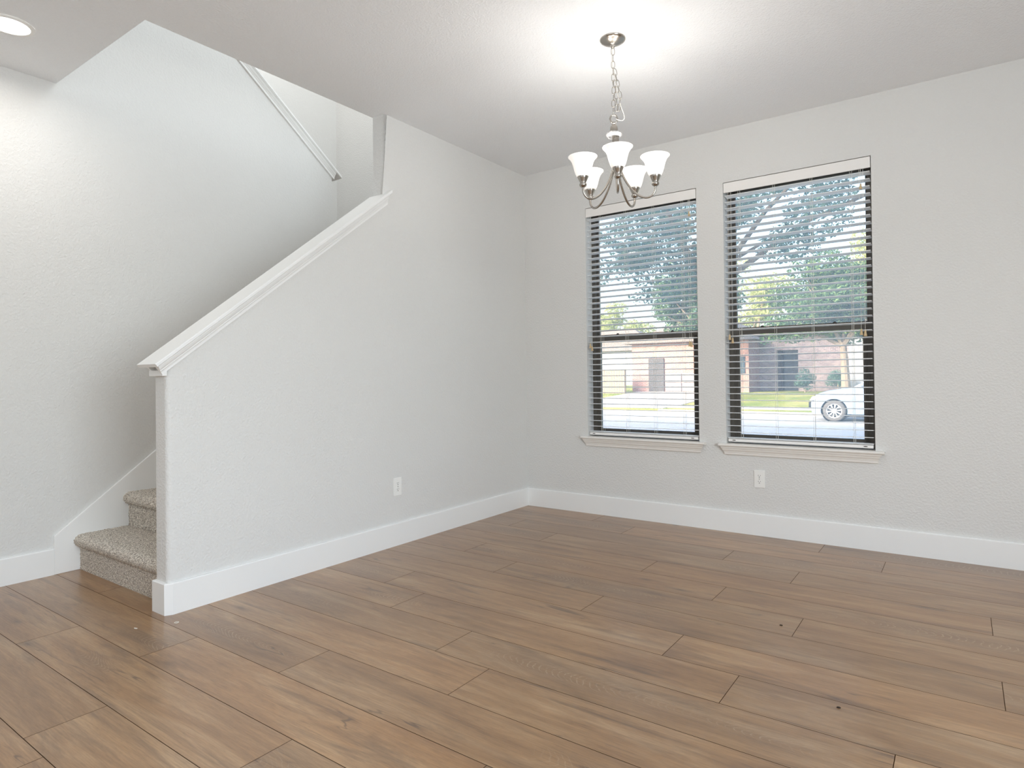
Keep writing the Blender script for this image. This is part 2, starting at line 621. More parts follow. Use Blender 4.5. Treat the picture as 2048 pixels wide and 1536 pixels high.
# ------------------------------------------------------------------ baseboards and stair skirt
def strip(outer, inner, h, name, label):
    """outer / inner: footprint paths of same length"""
    mb = MB()
    bm = mb.bm
    n = len(outer)
    vo = [[bm.verts.new((*p, z)) for p in outer] for z in (0, h - 0.004)]
    vt = [bm.verts.new((o[0] + (i[0] - o[0]) * .22, o[1] + (i[1] - o[1]) * .22, h)) for o, i in zip(outer, inner)]
    vi = [[bm.verts.new((*p, z)) for p in inner] for z in (0, h)]
    for a in range(n - 1):
        b = a + 1
        bm.faces.new((vo[0][a], vo[0][b], vo[1][b], vo[1][a]))
        bm.faces.new((vo[1][a], vo[1][b], vt[b], vt[a]))
        bm.faces.new((vt[a], vt[b], vi[1][b], vi[1][a]))
        bm.faces.new((vi[1][a], vi[1][b], vi[0][b], vi[0][a]))
        bm.faces.new((vi[0][a], vi[0][b], vo[0][b], vo[0][a]))
    for a in (0, n - 1):
        bm.faces.new((vo[0][a], vo[1][a], vt[a], vi[1][a], vi[0][a]))
    o = mb.build(name, M_trim)
    tag(o, label, 'baseboard', kind='structure')
    return o


BT = 0.016
strip([(BT, -BT), (BT, YE + .014), (-0.002, YE - BT), (-TW - .012, YE - BT), (-TW - .012, YE + .03)],
      [(0, -BT), (0, YE + .02), (-0.012, YE), (-TW, YE), (-TW, YE + .03)], HB, 'baseboard_left',
      'white baseboard along the half wall, wrapping round its end')
strip([(RX - BT, -BT), (1.66, -BT), (1.659, -BT), (0.0, -BT)], [(RX - BT, 0), (1.66, 0), (1.659, 0), (0, 0)], HB, 'baseboard_back',
      'white baseboard under the two windows')
strip([(XF + BT, RY), (XF + BT, -2.9665)], [(XF, RY), (XF, -2.9665)], HB, 'baseboard_stair',
      'white baseboard on the far left wall, ending at the stair skirt board')
mb = MB()
zs = lambda y: 0.213 + 0.781 * (y + 2.966)
mb.prism([(XF, y, z) for y, z in ((-2.966, 0), (-1.08, 0), (-1.08, zs(-1.08)), (-2.966, zs(-2.966)))], (BT + .001, 0, 0), (0, 0, 0))
o = mb.build('trim_1', M_trim, bevel=0.003)
tag(o, 'white sloped skirt board rising beside the carpeted steps', 'skirt board', kind='structure')

# ------------------------------------------------------------------ carpeted stairs
RISE, RUN, YR1 = 0.2, 0.256, -2.842
st = empty('staircase', (-0.63, YR1, 0), 'short flight of grey-beige carpeted steps climbing behind the half wall', 'stairs')
xs0, xs1 = XF + BT + .001, -TW - .0005
nrm = random.Random(3)


def carpet_step(i, fine_):
    y0 = i * RUN
    z0 = i * RISE
    d = 0.0065 if fine_ else 0.03
    # profile in (y, z): up the riser, round the nose, along the tread
    pts = []
    nr = 0.036
    zt = z0 + RISE
    yn = y0 - 0.030
    zz = z0
    while zz < zt - 2 * nr - d * .3:
        pts.append((y0, zz))
        zz += d
    pts.append((y0, zt - 2 * nr - .004))
    ns = 14 if fine_ else 7
    for a in range(ns + 1):
        t = -pi / 2 - pi * a / ns
        pts.append((yn + nr + nr * cos(t), zt - nr + nr * sin(t)))
    yy = yn + nr + d
    while yy < y0 + RUN - 0.002:
        pts.append((yy, zt))
        yy += d
    pts.append((y0 + RUN, zt))
    mb = MB()
    bm = mb.bm
    nx = int((xs1 - xs0) / (d * 1.1))
    rows = []
    for q, (y, z) in enumerate(pts):
        row = []
        for s in range(nx + 1):
            x = xs0 + (xs1 - xs0) * s / nx
            a = .0026 if fine_ else .001
            # worn hollow along the middle of the nose
            row.append(bm.verts.new((x + .63, y + (nrm.uniform(-a, a) if q > 0 else 0), z + nrm.uniform(-a, a) * (0 if q == 0 else 1))))
        rows.append(row)
    for a, b in zip(rows, rows[1:]):
        for s in range(nx):
            bm.faces.new((a[s], a[s + 1], b[s + 1], b[s]))
    # closed body behind the pile
    e0, e1 = xs0 + .63 + .004, xs1 + .63 - .004
    mb.box((e0, y0 + .012, max(0, z0 - .0)), (e1, y0 + RUN - .002, zt - .012))
    o = mb.build('carpeted_step', M_carpet, st, smooth=True, angle=80)
    return o


for i in range(7):
    carpet_step(i, i < 3)
MB().box((xs0 + .63, 7 * RUN, 0), (xs1 + .63, -YR1 - .001, 1.6)).build('landing', M_carpet, st)


# ------------------------------------------------------------------ sloped caps
def sweep(section, y0, y1, zfun, name, parent, mat=M_trim, bevel=0.0, square=0.0):
    # square: lower end cut square to the slope instead of plumb
    mb = MB()
    bm = mb.bm
    a = [bm.verts.new((x, y0 - z * square, zfun(y0 - z * square) + z)) for x, z in section]
    b = [bm.verts.new((x, y1, zfun(y1) + z)) for x, z in section]
    n = len(section)
    bm.faces.new(a[::-1])
    bm.faces.new(b)
    for i in range(n):
        bm.faces.new((a[i], a[(i + 1) % n], b[(i + 1) % n], b[i]))
    return mb.build(name, mat, parent, bevel=bevel)


def local(zf, dx, dy, dz):
    return lambda y: zf(y + dy) - dz


def ogee(sx, x0):
    """moulding hugging the wall face at x0, sx = +1 / -1 outwards; z from -0.022 down"""
    p = [(0.0, -.020), (.030, -.020), (.030, -.029), (.0255, -.031), (.0235, -.038), (.0195, -.047), (.0150, -.053),
         (.0150, -.058), (.0115, -.062), (.0095, -.070), (.0095, -.080), (.0, -.080)]
    q = [(x0 + sx * a, b) for a, b in p]
    return q if sx > 0 else q[::-1]


yb = YE
cp = empty('half_wall_cap', (-0.05, yb, z_cap(yb)), 'white moulded wooden cap running up the sloped top of the half wall', 'trim')
bz = local(z_cap, 0, yb, z_cap(yb))
board = [(-TW / 1 - .034 + .05, 0), (.036 + .05, 0), (.040 + .05, -.004), (.040 + .05, -.018), (.036 + .05, -.022), (-TW - .034 + .05, -.022), (-TW - .038 + .05, -.018), (-TW - .038 + .05, -.004)]
sweep(board, -2.972 - yb, YF - yb - .0005, bz, 'cap_board', cp, square=.484)
ext = [(.0505, 0), (.086, 0), (.090, -.004), (.090, -.018), (.086, -.022), (.0505, -.022)]
sweep(ext, YF - yb - .0005, -1.531 - yb, bz, 'cap_board_end', cp)
sweep(ogee(1, .0505), -2.967 - yb, -1.545 - yb, bz, 'moulding', cp, square=.484)
sweep(ogee(-1, -TW + .0495), -2.955 - yb, YF - yb - .0005, bz, 'moulding', cp, square=.484)
mb = MB()                                           # small returns closing the moulding at the end of the wall
mb.box((-TW + .05 - .016, -.022, -.105), (.05 + .006, -.0005, -.079))
mb.build('end_block', M_trim, cp, bevel=.002)

yb = -1.05
cp2 = empty('half_wall_cap', (XF - .0575, yb, zc2(yb)), 'white sloped cap of the upper flight wall, high up and running under the ceiling edge', 'trim')
bz2 = local(zc2, 0, yb, zc2(yb))
hw = .0575
b2 = [(-hw - .034, 0), (hw + .042, 0), (hw + .046, -.004), (hw + .046, -.019), (hw + .042, -.0225), (-hw - .034, -.0225)]
sweep(b2, -3.05 - yb, -0.985 - yb, bz2, 'cap_board', cp2)
sweep([(hw + .0005 + a * 1.35, min(-.0235, b * .95)) for a, b in ogee(1, 0)], -3.05 - yb, -1.035 - yb, bz2, 'moulding', cp2)

# ------------------------------------------------------------------ windows
YU, YL = 0.128, 0.100           # upper and lower sash planes


def frame_ring(mb, x0, x1, z0, z1, l, r, b, t, y0, y1):
    mb.box((x0, y0, z0), (x0 + l, y1, z1))
    mb.box((x1 - r, y0, z0), (x1, y1, z1))
    mb.box((x0 + l, y0, z0), (x1 - r, y1, z0 + b))
    mb.box((x0 + l, y0, z1 - t), (x1 - r, y1, z1))


WLAB = ('left window of the pair, nearer the corner, dark bronze frame with a white sill',
        'right window of the pair, dark bronze frame with a white sill, car visible through it')
for wi, (a, b) in enumerate(WIN):
    wr = empty('window_%d' % (wi + 1), ((a + b) / 2, 0, WZ0), WLAB[wi], 'window', kind='structure')
    wdt = (b - a) / 2
    hh = WZ1 - WZ0
    mt = 1.338 - WZ0               # lower edge of the meeting rail
    mb = MB()
    frame_ring(mb, -wdt, wdt, 0, hh, .030, .030, .030, .025, .095, WD - .005)
    fr_ = mb.build('window_frame', M_bronze, wr, bevel=.002)
    mb = MB()
    frame_ring(mb, -wdt + .028, wdt - .028, mt + .004, hh - .02, .018, .018, .040, .03, YU, YU + .026)
    us_ = mb.build('upper_sash', M_bronze, wr, bevel=.002)
    MB().box((-wdt + .04, YU + .011, mt + .03), (wdt - .04, YU + .014, hh - .03)).build('glass_pane', M_glass, us_)
    mb = MB()
    frame_ring(mb, -wdt + .026, wdt - .026, .012, mt + .047, .042, .042, .044, .047, YL, YL + .026)
    # grooves of the stile profile
    for sx in (-1, 1):
        for g in (.031, .045, .056):
            mb.box((sx * (wdt - g) - .0012, YL - .004, .03), (sx * (wdt - g) + .0012, YL + .001, mt + .01))
    ls_ = mb.build('lower_sash', M_bronze, wr, bevel=.0015)
    MB().box((-wdt + .06, YL + .011, .05), (wdt - .06, YL + .014, mt + .01)).build('glass_pane', M_glass, ls_)
    for sx in (-.22, .22):
        mb = MB()
        mb.box((sx - .026, YL - .012, mt + .030), (sx + .026, YL, mt + .040))
        mb.lathe([(.010, 0), (.010, .010), (.006, .014)], (sx, YL - .006, mt + .040), 14, cap=True)
        mb.build('sash_lock', M_lock, wr, smooth=True, bevel=.001)
    # stool with horns, cove and flat apron below
    mb = MB()
    mb.box((-wdt + .0005, -.002, -.030), (wdt - .0005, .097, 0))
    px0, px1 = -wdt - .046, wdt + .050
    mb.prism([(px0, y, z) for y, z in ((-.001, -.018), (-.036, -.018), (-.041, -.014), (-.042, -.009), (-.041, -.004), (-.036, 0), (-.001, 0))], (0, 0, 0), (px1 - px0, 0, 0))
    sl = mb.build('window_sill', M_sillp, wr, bevel=.0015)
    mb = MB()
    sec = [(-.0005, -.0185), (-.031, -.0185), (-.030, -.026), (-.026, -.034), (-.024, -.036), (-.024, -.040), (-.018, -.050), (-.016, -.052), (-.016, -.056),
           (-.0135, -.060), (-.0125, -.072), (-.009, -.075), (-.0005, -.075)]
    bm = mb.bm
    L_, R_ = [], []
    for y, z in sec:
        inset = max(0, (.033 + y)) * 1.3
        L_.append(bm.verts.new((px0 + .012 + inset * .9, y, z)))
        R_.append(bm.verts.new((px1 - .012 - inset * .9, y, z)))
    bm.faces.new(L_)
    bm.faces.new(R_[::-1])
    for i in range(len(sec)):
        j = (i + 1) % len(sec)
        bm.faces.new((L_[i], L_[j], R_[j], R_[i]))
    mb.build('apron', M_sillp, sl)
    tag(wr, kind='structure')


# ------------------------------------------------------------------ blinds
SD, TH, PITCH, TILT = 0.0508, 0.0032, 0.0435, radians(4.6)
YS = 0.039                      # slat centre plane


def tassel(mb, x, y, z, s=1.0):
    mb.lathe([(.0025 * s, .017 * s), (.0048 * s, .016 * s), (.0052 * s, .010 * s), (.0056 * s, .004 * s), (.0085 * s, -.012 * s), (.0095 * s, -.017 * s), (.0088 * s, -.019 * s)],
             (x, y, z), 14, cap=True)


def make_blind(wi, label, lift, tilt, knob, ladders, slat0):
    a, b = WIN[wi]
    x0, x1 = a + .004, b - .005
    zt = WZ1 - .004
    bl = empty('window_blind', ((a + b) / 2, 0.03, zt), label, 'window blind', 'white slatted blinds in the two windows')
    ox, oy, oz = (a + b) / 2, 0.03, zt
    B = lambda mb, p, q: mb.box((p[0] - ox, p[1] - oy, p[2] - oz), (q[0] - ox, q[1] - oy, q[2] - oz))
    mb = MB()
    B(mb, (x0 - .001, .001, zt - .067), (x1 + .001, .010, zt))
    mb.build('valance', M_val, bl, bevel=.002)
    mb = MB()
    B(mb, (x0 + .004, .014, zt - .045), (x1 - .004, .062, zt - .002))
    mb.build('head_rail', M_val, bl, bevel=.002)
    # slats, slightly tilted with the room edge up
    mb = MB()
    bm = mb.bm
    zb = WZ0 + .030
    n = 0
    z = slat0
    zs_ = []
    while z > zb + .018:
        zs_.append(z)
        z -= PITCH
    for q, z in enumerate(zs_):
        t = TILT + random.uniform(-.014, .014) + max(0, z - 1.35) * .075
        if q == 0: t = radians(10)
        if wi == 1 and q == 1: t = radians(7)
        sec = []
        m = 6
        for s in range(m + 1):
            v = -SD / 2 + SD * s / m
            crown = .0016 * (1 - (2 * v / SD) ** 2)
            sec.append((v * cos(t), -v * sin(t) + crown))
        sec2 = [(y, zz - TH) for y, zz in sec][::-1]
        full = sec + sec2
        dx = random.uniform(-.0015, .0015)
        A = [bm.verts.new((x0 + .003 + dx - ox, YS + y - oy, z + zz - oz)) for y, zz in full]
        Bv = [bm.verts.new((x1 - .004 + dx - ox, YS + y - oy, z + zz - oz)) for y, zz in full]
        bm.faces.new(A)
        bm.faces.new(Bv[::-1])
        for i in range(len(full)):
            j = (i + 1) % len(full)
            bm.faces.new((A[i], A[j], Bv[j], Bv[i]))
    mb.build('slats', M_slat, bl, smooth=True, angle=40)
    mb = MB()
    B(mb, (x0 + .005, .013, WZ0 + .011), (x1 - .006, .064, WZ0 + .030))
    br = mb.build('bottom_rail', M_val, bl, bevel=.003)
    for s in (.05, 1 - .055):
        mb = MB()
        cx = x0 + (x1 - x0) * s - ox
        mb.prism([(cx + .012 * cos(2 * pi * q / 18), .0126 - oy, WZ0 + .0215 - oz + .0028 * sin(2 * pi * q / 18)) for q in range(18)], (0, -.0006, 0), (0, .0002, 0))
        mb.build('rail_plug', M_plug, br)
    # spare slats lying on the rail
    mb = MB()
    for zz in (.0335, .0375):
        B(mb, (x0 + .004, .015, WZ0 + zz), (x1 - .004, .063, WZ0 + zz + .0025))
    mb.build('stacked_slat', M_slat, bl)
    # ladder cords
    for x in ladders:
        mb = MB()
        for y in (.0115, .0665):
            mb.tube([(x - ox, y - oy, -.06), (x - ox, y - oy, WZ0 + .03 - oz)], .0009, 5)
        mb.tube([(x + .012 - ox, .0118 - oy, -.06), (x + .012 - ox, .0118 - oy, WZ0 + .03 - oz)], .0009, 5)
        mb.build('ladder_cord', M_cord, bl)
    for (x, zt_) in lift + tilt:
        mb = MB()
        mb.tube([(x - ox, -.003 - oy, zt - .066 - oz), (x - ox + .0006, -.003 - oy, (zt + zt_) / 2 - oz), (x - ox, -.003 - oy, zt_ + .016 - oz)], .0009, 5)
        pc = mb.build('pull_cord', M_cord, bl)
        mb = MB()
        tassel(mb, x - ox, -.003 - oy, zt_ - oz)
        mb.build('tassel', M_tass, pc, smooth=True, angle=50)
    for (x, zk) in knob:
        mb = MB()
        mb.tube([(x - ox, -.003 - oy, zt - .066 - oz), (x - ox, -.003 - oy, zk + .016 - oz)], .0009, 5)
        pc = mb.build('pull_cord', M_cord, bl)
        mb = MB()
        tassel(mb, x - ox, -.003 - oy, zk - oz, .95)
        mb.build('tassel', M_tass, pc, smooth=True, angle=50)
    return bl


make_blind(0, 'white horizontal slat blind in the left window, nearer the corner', [(.609, 1.300), (.624, 1.278)], [(1.399, 1.285), (1.412, 1.281)], [(1.407, 2.201)],
           [.690, .900, 1.122, 1.343], 2.2845)
make_blind(1, 'white horizontal slat blind in the right window, parked car behind it', [(1.678, 1.318), (1.697, 1.294)], [(2.465, 1.314), (2.486, 1.306)], [(2.473, 2.197)],
           [1.741, 1.964, 2.189, 2.412], 2.2825)


# ------------------------------------------------------------------ wall outlets
def outlet(loc, rz, label):
    """local: plate in the x-z plane, facing -y"""
    o = empty('wall_outlet', loc, label, 'outlet', 'white duplex outlets', rz=rz)
    mb = MB()
    mb.box((-.035, -.006, -.0575), (.035, -.0005, .0575))
    pl = mb.build('cover_plate', M_plate, o, bevel=.004, bseg=3)
    for s in (1, -1):
        mb = MB()
        pts = []
        for i in range(28):
            t = 2 * pi * i / 28
            pts.append((.0165 * cos(t), -.006, s * .0195 + max(-.0135, min(.0135, .0165 * sin(t)))))
        mb.prism(pts, (0, -.0014, 0), (0, .001, 0))
        rc = mb.build('receptacle', M_plate, o)
        mb = MB()
        mb.box((-.0075, -.0078, s * .0195 + .0005), (-.0055, -.0070, s * .0195 + .0085))
        mb.box((.0055, -.0078, s * .0195 + .0012), (.0073, -.0070, s * .0195 + .0078))
        mb.lathe([(.0028, -.0078), (.0028, -.0070)], (0, 0, s * .0195 - .0062), 12, 'y', cap=True)
        mb.build('socket_slots', M_slot, rc)
    mb = MB()
    mb.lathe([(.0028, -.0076), (.0028, -.0055)], (0, 0, 0), 12, 'y', cap=True)
    mb.build('screw', M_nickel, o)
    return o


outlet((0, -1.478, 0.371), radians(90), 'white wall outlet low on the half wall, left of the corner')
outlet((1.858, 0, 0.372), 0, 'white wall outlet on the window wall, below the right window')

# ------------------------------------------------------------------ recessed light
DL = Vector((-.652, -3.297, H))
rl = empty('recessed_light', DL, 'round white recessed ceiling light, lit, above the foot of the stairs', 'ceiling light')
mb = MB()
mb.lathe([(.080, -.001), (.080, -.006), (.086, -.0075), (.094, -.005), (.098, -.0008)], (0, 0, 0), 64)
mb.build('trim_ring', M_plate, rl, smooth=True)
mb = MB()
mb.lathe([(.0005, -.0045), (.0800, -.0045), (.0800, -.0015), (.0005, -.0015)], (0, 0, 0), 64)
mb.build('lens', M_led, rl, smooth=True)
ld = bpy.data.lights.new('recessed_lamp', 'AREA')
ld.shape = 'DISK'
ld.size = .15
ld.energy = 5.2
ld.color = (1.0, 0.96, 0.91)
ld.spread = radians(172)
lo = bpy.data.objects.new('recessed_lamp', ld)
COL.objects.link(lo)
lo.parent = rl
lo.location = (0, 0, -.012)

# ------------------------------------------------------------------ chandelier
CH = Vector((1.565, -1.490, H))
ch = empty('chandelier', CH, 'brushed nickel chandelier with five lit frosted bell shades, hanging from a chain', 'chandelier')
zc = lambda z: z - H
mb = MB()
mb.lathe([(.0635, 0), (.0635, -.004), (.061, -.008), (.054, -.013), (.040, -.020), (.022, -.026), (.012, -.028), (.0095, -.031), (.0105, -.037), (.0075, -.043), (.0005, -.044)], (0, 0, 0), 48)
mb.build('canopy', M_nickel, ch, smooth=True, angle=60)


def link(mb, c, d, L=.036, wd=.0085, r=.0016, roll=0.0):
    d = Vector(d).normalized()
    s = d.cross(Vector((cos(roll), sin(roll), .03))).normalized()
    pts = []
    for i in range(20):
        t = 2 * pi * i / 20
        e = cos(t)
        pts.append(Vector(c) + d * (L / 2 * (1 if e > 0 else -1) * abs(e) ** .75) + s * (wd * (1 if sin(t) > 0 else -1) * abs(sin(t)) ** .75))
    mb.tube(pts, r, 6, closed=True)


mb = MB()


def chain(mb, pts, step=.029):
    pts = [Vector(p) for p in pts]
    seg = []
    for a, b in zip(pts, pts[1:]):
        n = max(1, int((b - a).length / .004))
        seg += [a.lerp(b, i / n) for i in range(n)]
    seg.append(pts[-1])
    acc, i = 0.0, 0
    last = seg[0]
    d = 0
    prev = seg[0]
    for p in seg[1:]:
        acc += (p - prev).length
        prev = p
        if acc >= step:
            link(mb, (last + p) / 2, p - last, roll=(0.5 if d % 2 else 2.1))
            last = p
            acc = 0
            d += 1


cr = Vector((.8146, .58, 0))       # sideways
chain(mb, [(0, 0, -.046), (0, 0, -.16), cr * .002 + Vector((0, 0, -.26)), cr * -.003 + Vector((0, 0, -.375))])
chain(mb, [cr * .006 + Vector((0, 0, -.150)), cr * .020 + Vector((0, 0, -.215)), cr * .034 + Vector((0, 0, -.285)), cr * .028 + Vector((0, 0, -.35)), cr * .014 + Vector((0, 0, -.378))])
chain(mb, [cr * .003 + Vector((0, .004, -.205)), cr * .013 + Vector((0, .004, -.28)), cr * .014 + Vector((0, .004, -.34)), cr * .006 + Vector((0, .003, -.378))])
mb.build('chain', M_nickel, ch, smooth=True, angle=70)
mb = MB()
pts = [cr * a + Vector((.002, -.004, b)) for a, b in ((.0, -.045), (-.006, -.10), (.004, -.16), (.012, -.22), (.022, -.28), (.036, -.335), (.050, -.375), (.052, -.398), (.042, -.408), (.026, -.406), (.012, -.400))]
sm = []
for i in range(len(pts) - 1):
    p0, p1, p2, p3 = pts[max(i - 1, 0)], pts[i], pts[i + 1], pts[min(i + 2, len(pts) - 1)]
    for s in range(5):
        t = s / 5
        sm.append(.5 * ((2 * p1) + (p2 - p0) * t + (2 * p0 - 5 * p1 + 4 * p2 - p3) * t * t + (3 * p1 - p0 - 3 * p2 + p3) * t ** 3))
mb.tube(sm + [pts[-1]], .0016, 6)
mb.build('power_cord', simple('clear_cord', srgb(222, 218, 210), .3), ch, smooth=True)
# hanging loop, dome, clear bobeche, fluted stem, hub, finial
mb = MB()
mb.tube([Vector((cr.x * .018 * cos(t), cr.y * .018 * cos(t), -.398 + .020 * sin(t))) for t in [2 * pi * i / 24 for i in range(24)]], .0042, 8, closed=True)
mb.lathe([(.0005, -.414), (.009, -.415), (.011, -.421), (.007, -.427), (.0005, -.428)], (0, 0, 0), 20)
mb.build('hanging_loop', M_nickel, ch, smooth=True, angle=60)
mb = MB()
mb.lathe([(.0005, -.426), (.009, -.427), (.016, -.434), (.019, -.446), (.0195, -.462), (.0005, -.4625)], (0, 0, 0), 32)
mb.build('dome', M_nickel, ch, smooth=True, angle=50)
mb = MB()
bm = mb.bm
prof = [(.010, -.463), (.026, -.465), (.036, -.470), (.0385, -.476), (.036, -.484), (.030, -.490), (.026, -.488), (.024, -.480), (.010, -.476)]
seg = 48
rings = [[bm.verts.new((r * (1 + .035 * cos(12 * 2 * pi * i / seg) * (r > .02)) * cos(2 * pi * i / seg), r * (1 + .035 * cos(12 * 2 * pi * i / seg) * (r > .02)) * sin(2 * pi * i / seg), z)) for i in range(seg)] for r, z in prof]
for a in range(len(rings)):
    A, Bq = rings[a], rings[(a + 1) % len(rings)]
    for i in range(seg):
        bm.faces.new((A[i], A[(i + 1) % seg], Bq[(i + 1) % seg], Bq[i]))
mb.build('bobeche', M_crystal, ch, smooth=True)
mb = MB()
bm = mb.bm
seg = 60
rings = []
for r, z in ((.014, -.476), (.0155, -.482), (.0155, -.600), (.014, -.606)):
    rings.append([bm.verts.new((r * (1 + .09 * cos(12 * 2 * pi * i / seg)) * cos(2 * pi * i / seg) + cr.x * .008, r * (1 + .09 * cos(12 * 2 * pi * i / seg)) * sin(2 * pi * i / seg) + cr.y * .008, z)) for i in range(seg)])
for A, Bq in zip(rings, rings[1:]):
    for i in range(seg):
        bm.faces.new((A[i], A[(i + 1) % seg], Bq[(i + 1) % seg], Bq[i]))
bm.faces.new(rings[0])
bm.faces.new(rings[-1])
mb.build('fluted_stem', M_nickel, ch, smooth=True, angle=70)
mb = MB()
mb.lathe([(.0005, -.600), (.015, -.602), (.0185, -.610), (.0195, -.625), (.0185, -.640), (.014, -.655), (.010, -.664), (.011, -.670), (.0075, -.690), (.004, -.704), (.0005, -.708)], cr * .010, 40)
mb.build('hub', M_nickel, ch, smooth=True, angle=50)

RA = .190
arm_pts = []
for i in range(25):
    t = i / 24
    # from the hub down and out, up to the cup (radius, z)
    p = [(.010, zc(2.115)), (.034, zc(2.045)), (.082, zc(1.895)), (.196, zc(1.905)), (RA, zc(1.985))]
    n = len(p)
    x = z = 0
    for q in range(n):
        bq = math.comb(n - 1, q) * t ** q * (1 - t) ** (n - 1 - q)
        x += p[q][0] * bq
        z += p[q][1] * bq
    arm_pts.append((x, z))
m_arm = m_cup = m_sh = None
for a in range(5):
    an = radians((-61.5, 17.5, 86.5, 161.5, 239.0)[a])       # the arms are not quite evenly bent
    rot = Matrix.Rotation(an, 4, 'Z')
    zoff = (.0, .002, .003, -.002, -.005)[a]
    if a == 0:
        mb = MB()
        mb.tube([(x, 0, z) for x, z in arm_pts], .0056, 12)
        arm = mb.build('arm', M_nickel, ch, smooth=True)
        mb = MB()
        mb.lathe([(.0005, .000), (.009, .001), (.0155, .006), (.0182, .012), (.0178, .017), (.0140, .021), (.0150, .025), (.0195, .034), (.0240, .044), (.0275, .052), (.0275, .056), (.0255, .056), (.023, .050), (.0005, .048)], (RA, 0, zc(1.984)), 32)
        cup = mb.build('socket_cup', M_nickel, arm, smooth=True, angle=50)
        mb = MB()
        outer = [(.024, .050), (.0300, .055), (.0360, .066), (.0410, .082), (.0455, .100), (.0505, .118), (.0570, .132), (.0650, .1425), (.0700, .1470)]
        inner = [(r - .0028, z + .001) for r, z in outer][::-1]
        mb.lathe(outer + [(.0702, .1492), (.0685, .1496)] + inner, (RA, 0, zc(1.984)), 48)
        shd = mb.build('glass_shade', M_shade, arm, smooth=True, angle=60)
        tag(shd, 'lit frosted white glass shade')
        mb = MB()
        mb.lathe([(.0005, .058), (.011, .060), (.0125, .068), (.016, .080), (.019, .092), (.017, .103), (.010, .110), (.0005, .112)], (RA, 0, zc(1.984)), 20)
        blb = mb.build('bulb', M_led, arm, smooth=True)
        kids = (cup, shd, blb)
    else:
        arm2 = arm.copy()
        COL.objects.link(arm2)
        for q in kids:
            q2 = q.copy()
            COL.objects.link(q2)
            q2.parent = arm2
        arm2.rotation_euler = (0, 0, an)
        arm2.location = (cr.x * .009, cr.y * .009, zoff)
    pd = bpy.data.lights.new('bulb_lamp', 'POINT')
    pd.energy = 2.55
    pd.color = (1.0, 0.96, 0.91)
    pd.shadow_soft_size = .03
    po = bpy.data.objects.new('bulb_lamp', pd)
    COL.objects.link(po)
    po.parent = ch
    po.location = rot @ Vector((RA, 0, zc(2.145))) + cr * .009
arm.rotation_euler = (0, 0, radians(-61.5))
arm.location = (cr.x * .009, cr.y * .009, 0)

# ------------------------------------------------------------------ small bits lying on the floor
M_flake = simple('white_plastic', srgb(232, 226, 214), .5)
M_bit = simple('dark_crumb', srgb(45, 32, 22), .8)
mb = MB()
mb.tube([(.0085 * cos(2 * pi * i / 20), .0085 * sin(2 * pi * i / 20), .0014) for i in range(20)], .0014, 6, closed=True)
o = mb.build('plastic_ring', M_flake, None, smooth=True, loc=(.125, -2.899 - .03, 0))
tag(o, 'tiny pale ring lying on the floor by the end of the half wall', 'ring')
mb = MB()
mb.prism([(-.010, 0, 0), (-.002, -.003, 0), (.008, .001, 0), (.010, .005, 0), (-.001, .003, 0)], (0, 0, 0), (0, 0, .002))
o = mb.build('paint_flake', M_flake, None, loc=(.039, -3.062, 0))
tag(o, 'tiny white curved flake on the floor in front of the half wall end', 'flake')
for nm, x, y, lab in (('crumb', 2.318, -1.498, 'small dark crumb on the floor under the right window side'), ('crumb', 2.622, -2.091, 'small reddish brown crumb on the floor toward the right front')):
    mb = MB()
    mb.prism([(-.006, -.002, 0), (.001, -.0035, 0), (.006, 0, 0), (.002, .004, 0), (-.004, .003, 0)], (0, 0, 0), (.001, 0, .003))
    o = mb.build(nm, M_bit, None, loc=(x, y, 0))
    tag(o, lab, 'crumb')

# ================================================================== outdoors
GZ = -0.47                                   # street level


def concrete(name, color, var=.08, sc_=1.5):
    k = NT(name)
    co = k.obj()
    a = k.noise(co, sc_, 4)
    b = k.noise(co, 40, 3)
    lo = tuple(c * (1 - var) for c in color[:3])
    hi = tuple(min(1, c * (1 + var)) for c in color[:3])
    c1 = k.ramp(a, ((.3, lo), (.7, hi)))
    k.set(k.mix(1.0, c1, k.ramp(b, ((.3, (.94, .94, .94)), (.7, (1.04, 1.04, 1.04)))), 'MULTIPLY'), .85, 0, .3)
    k.bump(b, .002)
    return k.m


M_road = concrete('road_concrete', srgb(178, 177, 177))
M_walk = concrete('pale_concrete', srgb(170, 166, 164))
k = NT('lawn_grass')
co = k.obj()
g1 = k.noise(co, .55, 3)
g2 = k.noise(co, 30, 4, .7)
cg = k.ramp(g1, ((.35, srgb(120, 138, 70)), (.55, srgb(158, 160, 96)), (.7, srgb(196, 184, 128))))
k.set(k.mix(1.0, cg, k.ramp(g2, ((.3, (.7, .72, .66)), (.7, (1.15, 1.12, 1.05)))), 'MULTIPLY'), 1, 0, .05)
k.bump(g2, .03)
M_lawn = k.m


